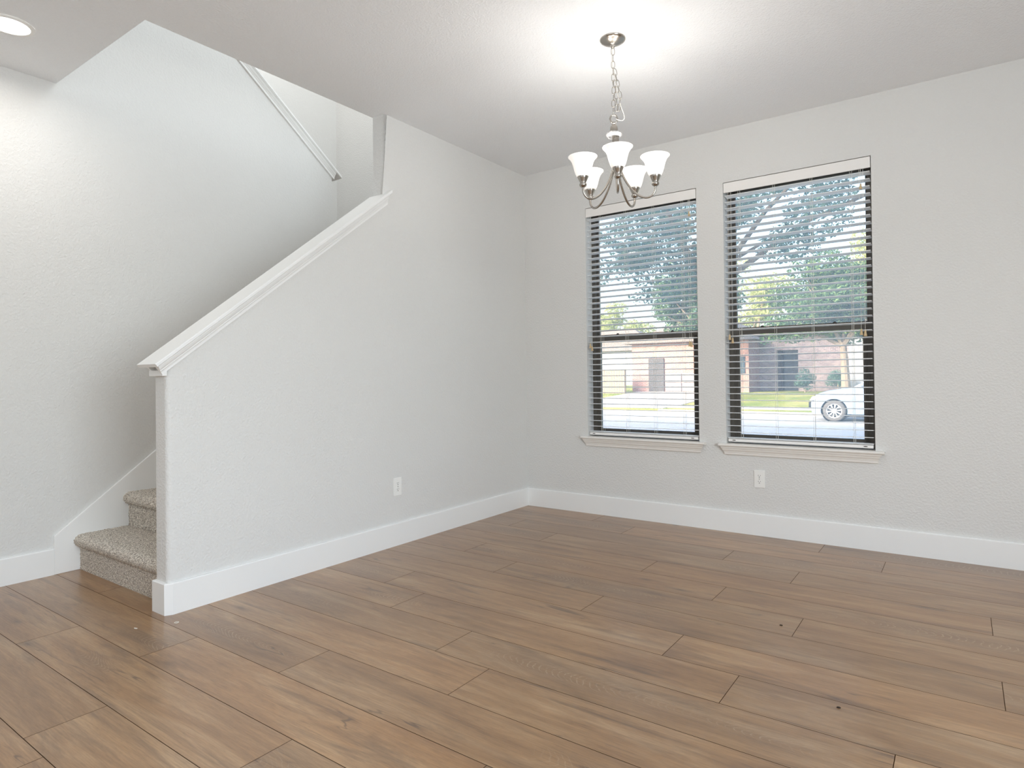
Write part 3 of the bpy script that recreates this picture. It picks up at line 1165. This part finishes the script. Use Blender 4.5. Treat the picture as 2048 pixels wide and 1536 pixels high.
def brick(name, c1, c2, mortar, scale=1.0):
    k = NT(name)
    co = k.n('ShaderNodeTexCoord').outputs['Object']
    sx = k.n('ShaderNodeSeparateXYZ')
    k.l(co, sx.inputs[0])
    cb = k.n('ShaderNodeCombineXYZ')
    k.l(k.math('ADD', sx.outputs[0], sx.outputs[1]), cb.inputs[0])
    k.l(sx.outputs[2], cb.inputs[1])
    br = k.n('ShaderNodeTexBrick')
    br.inputs['Color1'].default_value = c1
    br.inputs['Color2'].default_value = c2
    br.inputs['Mortar'].default_value = mortar
    br.inputs['Scale'].default_value = scale
    br.inputs['Brick Width'].default_value = .21
    br.inputs['Row Height'].default_value = .075
    br.inputs['Mortar Size'].default_value = .008
    k.l(cb.outputs[0], br.inputs['Vector'])
    v = k.noise(co, 2.2, 4)
    k.set(k.mix(1.0, br.outputs['Color'], k.ramp(v, ((.3, (.85, .85, .86)), (.7, (1.1, 1.08, 1.06)))), 'MULTIPLY'), .9, 0, .2)
    return k.m


M_brick = brick('pink_brick', srgb(172, 130, 124), srgb(146, 106, 102), srgb(182, 170, 166))
M_brick_shaded = brick('shaded_brick', srgb(160, 144, 148), srgb(120, 104, 110), srgb(182, 174, 176))  # the house brick again, with its tree shade put into the colour
M_roof = simple('roof_shingle', srgb(128, 120, 114), .9, 0, .2, .15, 14, .01)
M_gar = simple('garage_shade', srgb(150, 148, 152), .6, 0, .3, .03, 4)  # grey tone carrying the shade on the garage front
M_dark = simple('dark_door_and_shade', srgb(70, 68, 72), .6, 0, .3, .1, 6)  # serves the real entry door and the garage shade panel
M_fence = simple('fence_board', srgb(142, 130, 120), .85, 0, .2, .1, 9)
M_wint = simple('house_window', srgb(70, 84, 98), .12, 0, .6)
M_white = simple('white_siding', srgb(158, 160, 168), .6, 0, .3)

M_bounce = simple('bounce_lawn', srgb(206, 198, 172), .95, 0, .1, .12, 3)  # unseen lawn paled to bounce light up onto the blind slats
# near lawn and own walls outside are under the sill line; ground sheets step down to the street
mb = MB()
mb.face([(-40, .3, -.25), (30, .3, -.25), (30, 6.6, -.40), (-40, 6.6, -.40)])
mb.face([(-40, 6.6, -.40), (30, 6.6, -.40), (30, 8.0, -.42), (-40, 8.0, -.42)])
mb.face([(-40, 6.6, -.8), (30, 6.6, -.8), (30, .3, -.8), (-40, .3, -.8)])
o = mb.build('ground_near', M_bounce)
tag(o, 'lawn in front of the house, below the sills', 'lawn', kind='structure')
o = MB().box((-60, 8.0, GZ - .3), (40, 20.0, GZ)).build('ground_street', M_road)
tag(o, 'pale concrete street beyond the windows, half in blue shade', 'street', kind='structure')
o = MB().box((-60, 20.0, GZ - .3), (-12.6, 20.18, GZ + .13)).build('ground_curb', M_walk)
o2 = MB().box((-7.2, 20.0, GZ - .3), (40, 20.18, GZ + .13)).build('ground_curb', M_walk)
tag(o, 'concrete curb left of the driveway across the street', 'curb', kind='structure')
tag(o2, 'concrete curb behind the parked car across the street', 'curb', kind='structure')
mb = MB()
mb.prism([(0, 20.18, -.33), (0, 22.2, -.30), (0, 30.2, .10), (0, 60, .25), (0, 60, -.8), (0, 20.18, -.8)], (-60, 0, 0), (40, 0, 0))
o = mb.build('ground_lawn', M_lawn)
tag(o, 'sunlit green and tan lawn across the street', 'lawn', kind='structure')
mb = MB()
mb.prism([(0, 20.0, GZ + .012), (0, 20.6, -.312), (0, 22.2, -.285), (0, 29.98, .112), (0, 29.98, .0), (0, 20.0, GZ - .2)], (-12.6, 0, 0), (-7.2, 0, 0))
o = mb.build('driveway', M_walk)
tag(o, 'wide pale concrete driveway across the street seen through the left window', 'driveway', kind='structure')
o = MB().box((-7.2, 21.0, -.6), (40, 22.2, -.286)).build('ground_sidewalk', M_walk)
tag(o, 'pale sidewalk across the street behind the car', 'sidewalk', kind='structure')

# our own roof and the rest of our house (it throws the shade over the near half of the street)
mb = MB()
zr0, zr1, yr = 5.6, 9.3, -4.0
for (xa, xb) in ((-19, 7.0),):
    mb.prism([(xa, y, z) for y, z in ((-9.5, zr0), (.7, zr0), (.7, zr0 + .15), (yr, zr1), (-9.5, zr0 + .15))], (0, 0, 0), (xb - xa, 0, 0))
    mb.box((xa + .6, -9, -.3), (-3.0, .2, zr0))
    mb.box((-3.0, -11.2, -.3), (7.0, -11.0, zr0 + .1))       # slabs added to keep the sun off the rear opening
    mb.box((-3.0, -11.0, zr0 - .05), (7.0, -9.4, zr0 + .1))
    mb.box((-3.2, -11.2, -.3), (-3.0, -9.0, zr0))
o = mb.build('roof', M_roof)
tag(o, 'roof and side wing of the house the room is in', 'roof', kind='structure')

# ---- house across the street
hs = empty('brick_house', (-9.0, 30.0, .1), 'pink brick house across the street with a garage front darkened by shade panels and shaded entry', 'house')
hx, hy, hz = -9.0, 30.0, .1
Bx = lambda mb, p, q: mb.box((p[0] - hx, p[1] - hy, p[2] - hz), (q[0] - hx, q[1] - hy, q[2] - hz))
mb = MB()
Bx(mb, (-12.95, 30.0, -.3), (-6.25, 38.0, 2.9))
mb.build('garage_wing', M_brick, hs)
mb = MB()
Bx(mb, (-6.25, 32.2, -.3), (-5.35, 40.0, 3.2))
Bx(mb, (-4.25, 32.2, -.3), (-1.7, 40.0, 3.2))
Bx(mb, (-5.35, 33.4, -.3), (-4.25, 40.0, 3.2))
Bx(mb, (-5.35, 32.2, 2.35), (-4.25, 33.4, 3.2))
mb.build('main_wall', M_brick_shaded, hs)
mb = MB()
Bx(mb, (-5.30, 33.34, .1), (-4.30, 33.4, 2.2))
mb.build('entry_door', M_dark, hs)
mb = MB()
Bx(mb, (-1.7, 31.4, -.3), (3.5, 39.0, 2.9))
mb.build('siding_wing', M_white, hs)
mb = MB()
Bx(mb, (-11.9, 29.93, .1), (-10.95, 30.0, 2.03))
gd = mb.build('shade_panel', M_dark, hs, bevel=.01)  # dark panel standing in for the column of shade on the garage
mb = MB()
for q in range(4):
    Bx(mb, (-10.88 + q * .98, 29.94, .13), (-9.94 + q * .98, 30.0, .62))
    Bx(mb, (-10.88 + q * .98, 29.94, .65), (-9.94 + q * .98, 30.0, 1.14))
mb.build('shade_strip', M_gar, hs, bevel=.02)  # grey panels standing in for the shaded lower garage front
mb = MB()
Bx(mb, (-6.75, 29.95, 1.1), (-6.45, 30.0, 2.0))
mb.build('window', M_wint, hs)
mb = MB()
bm = mb.bm


def hip(mb, x0, x1, y0, y1, z, rise):
    ov = .45
    x0 -= ov; x1 += ov; y0 -= ov; y1 += ov
    w_ = min(x1 - x0, y1 - y0) / 2
    P_ = [(x0, y0, z), (x1, y0, z), (x1, y1, z), (x0, y1, z)]
    if x1 - x0 > y1 - y0:
        a_, b_ = (x0 + w_, (y0 + y1) / 2, z + rise), (x1 - w_, (y0 + y1) / 2, z + rise)
        F_ = [(P_[0], P_[1], b_, a_), (P_[1], P_[2], b_), (P_[2], P_[3], a_, b_), (P_[3], P_[0], a_)]
    else:
        a_, b_ = ((x0 + x1) / 2, y0 + w_, z + rise), ((x0 + x1) / 2, y1 - w_, z + rise)
        F_ = [(P_[0], P_[1], a_), (P_[1], P_[2], b_, a_), (P_[2], P_[3], b_), (P_[3], P_[0], a_, b_)]
    for f_ in F_ + [P_[::-1]]:
        mb.face([(p[0] - hx, p[1] - hy, p[2] - hz) for p in f_])


hip(mb, -12.95, -6.25, 30, 38, 2.9, 2.0)
mb.build('garage_roof', M_roof, hs)
mb = MB()
hip(mb, -6.6, 3.5, 32.2, 40, 3.2, 2.6)
mb.build('main_roof', M_roof, hs)

# beige board fence left of the driveway
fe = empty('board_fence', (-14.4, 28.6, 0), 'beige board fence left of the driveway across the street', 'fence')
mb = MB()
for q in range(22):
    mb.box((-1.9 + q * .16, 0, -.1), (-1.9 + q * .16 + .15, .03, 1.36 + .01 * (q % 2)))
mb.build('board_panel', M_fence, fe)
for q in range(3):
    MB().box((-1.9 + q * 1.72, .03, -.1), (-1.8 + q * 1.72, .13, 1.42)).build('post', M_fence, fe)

# pale house further back
dh = empty('distant_house', (-24, 46, .2), 'pale house with a blue-grey roof far behind the board fence', 'house')
MB().box((-5, 0, -.4), (6.0, 8, 3.0)).build('wall', M_white, dh)
mb = MB()
hx, hy, hz = 0, 0, 0
hip(mb, -5, 6.0, 0, 8, 3.0, 2.2)
mb.build('roof', M_roof, dh)


# ---- trees
def leaf_mat(name, c1, c2, c3):
    k = NT(name)
    co = k.obj()
    f = k.noise(co, 9, 2)
    col = k.ramp(f, ((.3, c1), (.5, c2), (.7, c3)))
    k.set(col, .55, 0, .3)
    tl2 = k.n('ShaderNodeBsdfTranslucent')
    k.l(col, tl2.inputs[0])
    mx = k.n('ShaderNodeMixShader')
    mx.inputs[0].default_value = .4
    k.l(k.b.outputs[0], mx.inputs[1])
    k.l(tl2.outputs[0], mx.inputs[2])
    k.l(mx.outputs[0], k.out.inputs[0])
    return k.m


M_leaf_a = leaf_mat('leaf_green', srgb(52, 82, 62), srgb(82, 114, 80), srgb(146, 168, 108))
M_leaf_b = leaf_mat('leaf_dark', srgb(66, 98, 92), srgb(98, 132, 120), srgb(144, 172, 146))
M_leaf_c = leaf_mat('leaf_yellow', srgb(136, 156, 96), srgb(176, 186, 130), srgb(214, 206, 164))
M_bark = simple('bark', srgb(134, 122, 110), .95, 0, .1, .25, 6, .02)


def foliage(blobs, n, size, name, mat, parent, seed, shell=.55):
    r = random.Random(seed)
    V, Fc = [], []
    tot = sum(b[3] * b[4] * b[5] for b in blobs)
    for (cx, cy, cz, rx, ry, rz) in blobs:
        for q in range(max(8, int(n * rx * ry * rz / tot))):
            while True:
                x, y, z = r.uniform(-1, 1), r.uniform(-1, 1), r.uniform(-1, 1)
                d = sqrt(x * x + y * y + z * z)
                if shell * r.random() < d < 1: break
            c_ = Vector((cx + x * rx, cy + y * ry, cz + z * rz))
            a = Vector((r.gauss(0, 1), r.gauss(0, 1), r.gauss(0, .6))).normalized()
            b = a.cross(Vector((r.gauss(0, 1), r.gauss(0, 1), r.gauss(0, 1)))).normalized()
            s = size * r.uniform(.6, 1.3)
            i = len(V)
            V += [c_ - a * s, c_ + b * s * .42 - a * s * .1, c_ + a * s, c_ - b * s * .42 - a * s * .1]
            Fc.append((i, i + 1, i + 2, i + 3))
    me = bpy.data.meshes.new(name)
    me.from_pydata([tuple(v) for v in V], [], Fc)
    me.materials.append(mat)
    o = bpy.data.objects.new(name, me)
    COL.objects.link(o)
    o.parent = parent
    return o


def tree(name, loc, label, h0, r0, blobs, n, size, mat, seed, lean=(0, 0)):
    """blobs relative to loc"""
    t = empty(name, loc, label, 'tree', None)
    mb = MB()
    top = Vector((lean[0], lean[1], h0))
    pts = [Vector((0, 0, -.1)), Vector((lean[0] * .2, lean[1] * .2, h0 * .35)), Vector((lean[0] * .55, lean[1] * .55, h0 * .7)), top]
    mb.tube(pts, [r0 * 1.25, r0, r0 * .85, r0 * .7], 10)
    mb.build('trunk', M_bark, t, smooth=True)
    r = random.Random(seed)
    for b in blobs[:9]:
        mb = MB()
        e = Vector(b[:3])
        mid = top.lerp(e, .5) + Vector((r.uniform(-.2, .2), r.uniform(-.2, .2), .25 * r.random()))
        mb.tube([top - Vector((0, 0, r0)), mid, e], [r0 * .5, r0 * .3, r0 * .1], 7)
        mb.build('branch', M_bark, t, smooth=True)
    foliage(blobs, n, size, 'foliage', mat, t, seed)
    return t


def crown(r, n, cx, cy, cz, sx, sy, sz, b0, b1):
    out = []
    for i in range(n):
        while True:
            x, y, z = r.uniform(-1, 1), r.uniform(-1, 1), r.uniform(-1, 1)
            if x * x + y * y + z * z < 1: break
        s = r.uniform(b0, b1)
        out.append((cx + x * sx, cy + y * sy, cz + z * sz, s, s, s * .7))
    return out


rr = random.Random(5)
# trees across the street: pale trunks, crowns hanging low in front of the house
tree('street_tree', (-.98, 25.0, -.16), 'leafy tree with a pale trunk behind the parked car', 2.5, .17,
     crown(rr, 46, -.6, 0.2, 4.4, 2.6, 2.4, 1.85, .45, .9) + crown(rr, 12, -1.3, -.5, 2.85, 2.2, .8, .35, .25, .42), 17000, .10, M_leaf_a, 11, (-.1, 0))
tree('street_tree', (-6.85, 25.6, -.14), 'leafy tree added to shade the house, hidden mostly by the wall between the two windows', 2.6, .17,
     crown(rr, 44, -.75, 0.0, 5.0, 1.8, 2.0, 1.9, .45, .75), 14000, .10, M_leaf_a, 13, (.1, 0))  # added where its shadow falls on the main wall
# tree in our own front yard, between the windows and the street
tree('yard_tree', (-.98, 7.6, -.45), 'dark green tree close outside, its leaves filling the top of both windows', 3.2, .13,
     crown(rr, 120, .0, -.5, 5.3, 4.6, 2.2, 2.0, .22, .55) + crown(rr, 26, -.75, -.6, 3.75, .95, 1.0, .8, .2, .42), 33000, .050, M_leaf_b, 12)
specs = (('background_tree', -30, 64, 10.5, 5.0, 'yellow-green tree at the far left behind the fence', M_leaf_c),
         ('background_tree', -12.0, 52, 11.5, 4.4, 'yellow-green tree rising behind the garage roof', M_leaf_c),
         ('background_tree', -2.6, 53, 13.0, 4.2, 'tall pale tree behind the brick house, left of the right window middle', M_leaf_c),
         ('background_tree', 6.8, 52, 12.5, 4.4, 'tall pale tree at the far right behind the parked car', M_leaf_c))
for q, (nm, x, y, hgt, sp_, lab, mt_) in enumerate(specs):
    rq = random.Random(40 + q)
    o = tree(nm, (x, y, .1), lab, 2.6, .25, crown(rq, 30, 0, 0, hgt * .56, sp_ * .8, sp_ * .5, hgt * .36, .8, 1.5), 6500, .20, mt_, 60 + q)
    o['group'] = 'trees behind the houses across the street'
# shrubs before the entry
for q, (x, lab) in enumerate(((-3.55, 'clipped green shrub right of the dark entry'), (-2.05, 'clipped green shrub beside the pale tree trunk'))):
    sh = empty('shrub', (x, 30.2, .12), lab, 'shrub', 'shrubs along the brick house')
    rq = random.Random(80 + q)
    foliage(crown(rq, 14, 0, 0, .62, .40, .4, .42, .22, .30), 2600, .05, 'foliage', M_leaf_b, sh, 90 + q, .8)
    mb = MB()
    mb.tube([(0, 0, -.1), (.02, 0, .7)], [.05, .03], 8)
    mb.build('stem', M_bark, sh)

# ---- parked car
car = empty('parked_car', (-1.144, 17.7, GZ), 'silver white car parked across the street, front half in view', 'car')
k = NT('car_paint')
k.set(srgb(152, 168, 190), .28, .1, .5)
k.b.inputs['Coat Weight'].default_value = .6
M_paint = k.m
M_tyre = simple('tyre_rubber', srgb(104, 101, 99), .8, 0, .3, .05, 20)
M_rim = simple('alloy_rim', srgb(225, 226, 228), .35, .1)
M_well = simple('wheel_well', srgb(26, 27, 30), .9)
M_cglass = simple('car_glass', srgb(52, 64, 74), .08, 0, .7)
M_lamp = simple('headlight_lens', srgb(232, 236, 240), .1, 0, .7)
CW = 1.80
WX = (.785, 3.50)
WR = .335


def arch(cx, r=.385, z0=.24):
    a0 = math.asin(min(1, (z0 - WR) / r))
    pts = []
    for i in range(15):
        t = pi - a0 + (2 * a0 - pi) * i / 14
        pts.append((cx + r * cos(t), WR + r * sin(t)))
    return pts


low = [(.05, .24), (.0, .36), (.0, .56), (.03, .68), (.12, .79), (.30, .89), (.60, .975), (.95, 1.04), (1.30, 1.085), (1.50, 1.10),
       (2.6, 1.11), (3.9, 1.10), (4.45, 1.06), (4.62, .95), (4.66, .6), (4.62, .30), (4.55, .24)]
lower = [(WX[1] + .374, .24)] + arch(WX[1])[::-1] + [(WX[0] + .374, .24)] + arch(WX[0])[::-1]
outline = low + lower[:0] + arch(WX[1])[::-1] + arch(WX[0])[::-1]
mb = MB()
bm = mb.bm
secs = []
cx_, cz_ = 2.3, .6
for (y, s) in ((0.0, .965), (.05, .99), (.16, 1.0), (CW - .16, 1.0), (CW - .05, .99), (CW, .965)):
    sec = []
    for i, (x, z) in enumerate(outline):
        if i < len(low):
            xx = cx_ + (x - cx_) * s
            zz = cz_ + (z - cz_) * s if z > cz_ else z
            # nose rounds off in plan
            if x < .5: xx += (abs(y - CW / 2) / (CW / 2)) ** 3 * .16 * (1 - x / .5)
        else:
            xx, zz = x, z
        sec.append(bm.verts.new((xx, y, zz)))
    secs.append(sec)
for A, Bq in zip(secs, secs[1:]):
    for i in range(len(A)):
        j = (i + 1) % len(A)
        bm.faces.new((A[i], A[j], Bq[j], Bq[i]))
bm.faces.new(secs[0])
bm.faces.new(secs[-1][::-1])
bdy = mb.build('body', M_paint, car, smooth=True, angle=38)
for wx in WX:
    mb = MB()
    mb.lathe([(.0005, .30), (.378, .30), (.378, .05)], (wx, 0, WR), 28, 'y')
    mb.build('wheel_well', M_well, bdy)
# cabin
ga = [(1.30, 1.07), (1.95, 1.46), (2.25, 1.57), (2.9, 1.61), (3.6, 1.56), (4.05, 1.40), (4.45, 1.06)]
mb = MB()
bm = mb.bm
A = [bm.verts.new((x, .06 + max(0, z - 1.07) * .36, z)) for x, z in ga]
Bq = [bm.verts.new((x, CW - .06 - max(0, z - 1.07) * .36, z)) for x, z in ga]
bm.faces.new(A)
bm.faces.new(Bq[::-1])
for i in range(len(ga)):
    j = (i + 1) % len(ga)
    bm.faces.new((A[i], A[j], Bq[j], Bq[i]))
mb.build('cabin', M_paint, car, smooth=True, angle=30)
mb = MB()
sidew = [(1.62, 1.12), (2.08, 1.44), (2.34, 1.52), (2.72, 1.54), (2.72, 1.12)]
sidew2 = [(2.80, 1.12), (2.80, 1.54), (3.5, 1.51), (3.95, 1.36), (4.1, 1.12)]
for sw in (sidew, sidew2):
    pts = [(x, .055 + max(0, z - 1.07) * .36, z) for x, z in sw]
    mb.prism(pts, (0, -.003, 0), (0, .006, 0))
mb.build('side_window', M_cglass, car)
mb = MB()
wf = [(1.37, 1.115), (1.93, 1.45)]
p1, p2 = wf
n_ = Vector((-(p2[1] - p1[1]), 0, p2[0] - p1[0])).normalized() * .006
mb.prism([(p1[0], .16, p1[1]), (p1[0], CW - .16, p1[1]), (p2[0], CW - .26, p2[1]), (p2[0], .26, p2[1])], -n_, n_)
mb.build('windshield', M_cglass, car)
mb = MB()
mb.sphere((0, 0, 0), 1, 16, 10)
o = mb.build('side_mirror', M_paint, car, smooth=True, loc=(1.62, -.10, 1.16))
o.scale = (.10, .11, .07)
mb = MB()
mb.prism([(.075, 0, .66), (.16, 0, .78), (.40, 0, .86), (.44, 0, .80), (.22, 0, .68)], (0, .012, 0), (0, .09, 0))
mb.build('headlight', M_lamp, car, bevel=.01)
mb = MB()
mb.box((-.004, .30, .40), (.05, CW - .30, .60))
mb.build('grille', M_well, car, bevel=.01)
for dx in (1.32, 2.70):
    mb = MB()
    mb.box((dx, .0295, .45), (dx + .007, .034, 1.06))
    mb.build('door_gap', M_well, car)
wheel0 = None
for (wx, wy, sgn) in ((WX[0], .02, 1), (WX[1], .02, 1), (WX[0], CW - .02, -1), (WX[1], CW - .02, -1)):
    if wheel0 is None:
        mb = MB()
        mb.lathe([(.225, .0), (.245, -.004), (.300, .0), (.325, .015), (WR, .04), (WR, .18), (.325, .205), (.245, .215), (.225, .21)], (0, 0, 0), 48, 'y')
        wheel0 = mb.build('wheel', M_tyre, car, smooth=True, angle=50)
        mb = MB()
        mb.lathe([(.0005, .015), (.045, .010), (.05, .02), (.05, .05)], (0, 0, 0), 24, 'y')
        mb.lathe([(.228, .0), (.226, .008), (.205, .014), (.200, .05), (.195, .2)], (0, 0, 0), 48, 'y')
        for q in range(10):
            t = 2 * pi * q / 10 + .15
            e1, e2 = Vector((cos(t), 0, sin(t))), Vector((-sin(t), 0, cos(t)))
            pp = [e1 * .035 - e2 * .012, e1 * .035 + e2 * .012, e1 * .207 + e2 * .024, e1 * .207 - e2 * .024]
            mb.prism(pp, (0, .012, 0), (0, .035, 0))
        rim0 = mb.build('rim', M_rim, wheel0, smooth=True, angle=40)
        mb = MB()
        mb.lathe([(.0005, .06), (.20, .06)], (0, 0, 0), 32, 'y')
        dsk0 = mb.build('brake_disc', M_well, wheel0)
        wl = wheel0
    else:
        wl = wheel0.copy()
        COL.objects.link(wl)
        for q in (rim0, dsk0):
            q2 = q.copy()
            COL.objects.link(q2)
            q2.parent = wl
    wl.location = (wx, wy, WR)
    wl.rotation_euler = (0, 0, 0 if sgn > 0 else pi)
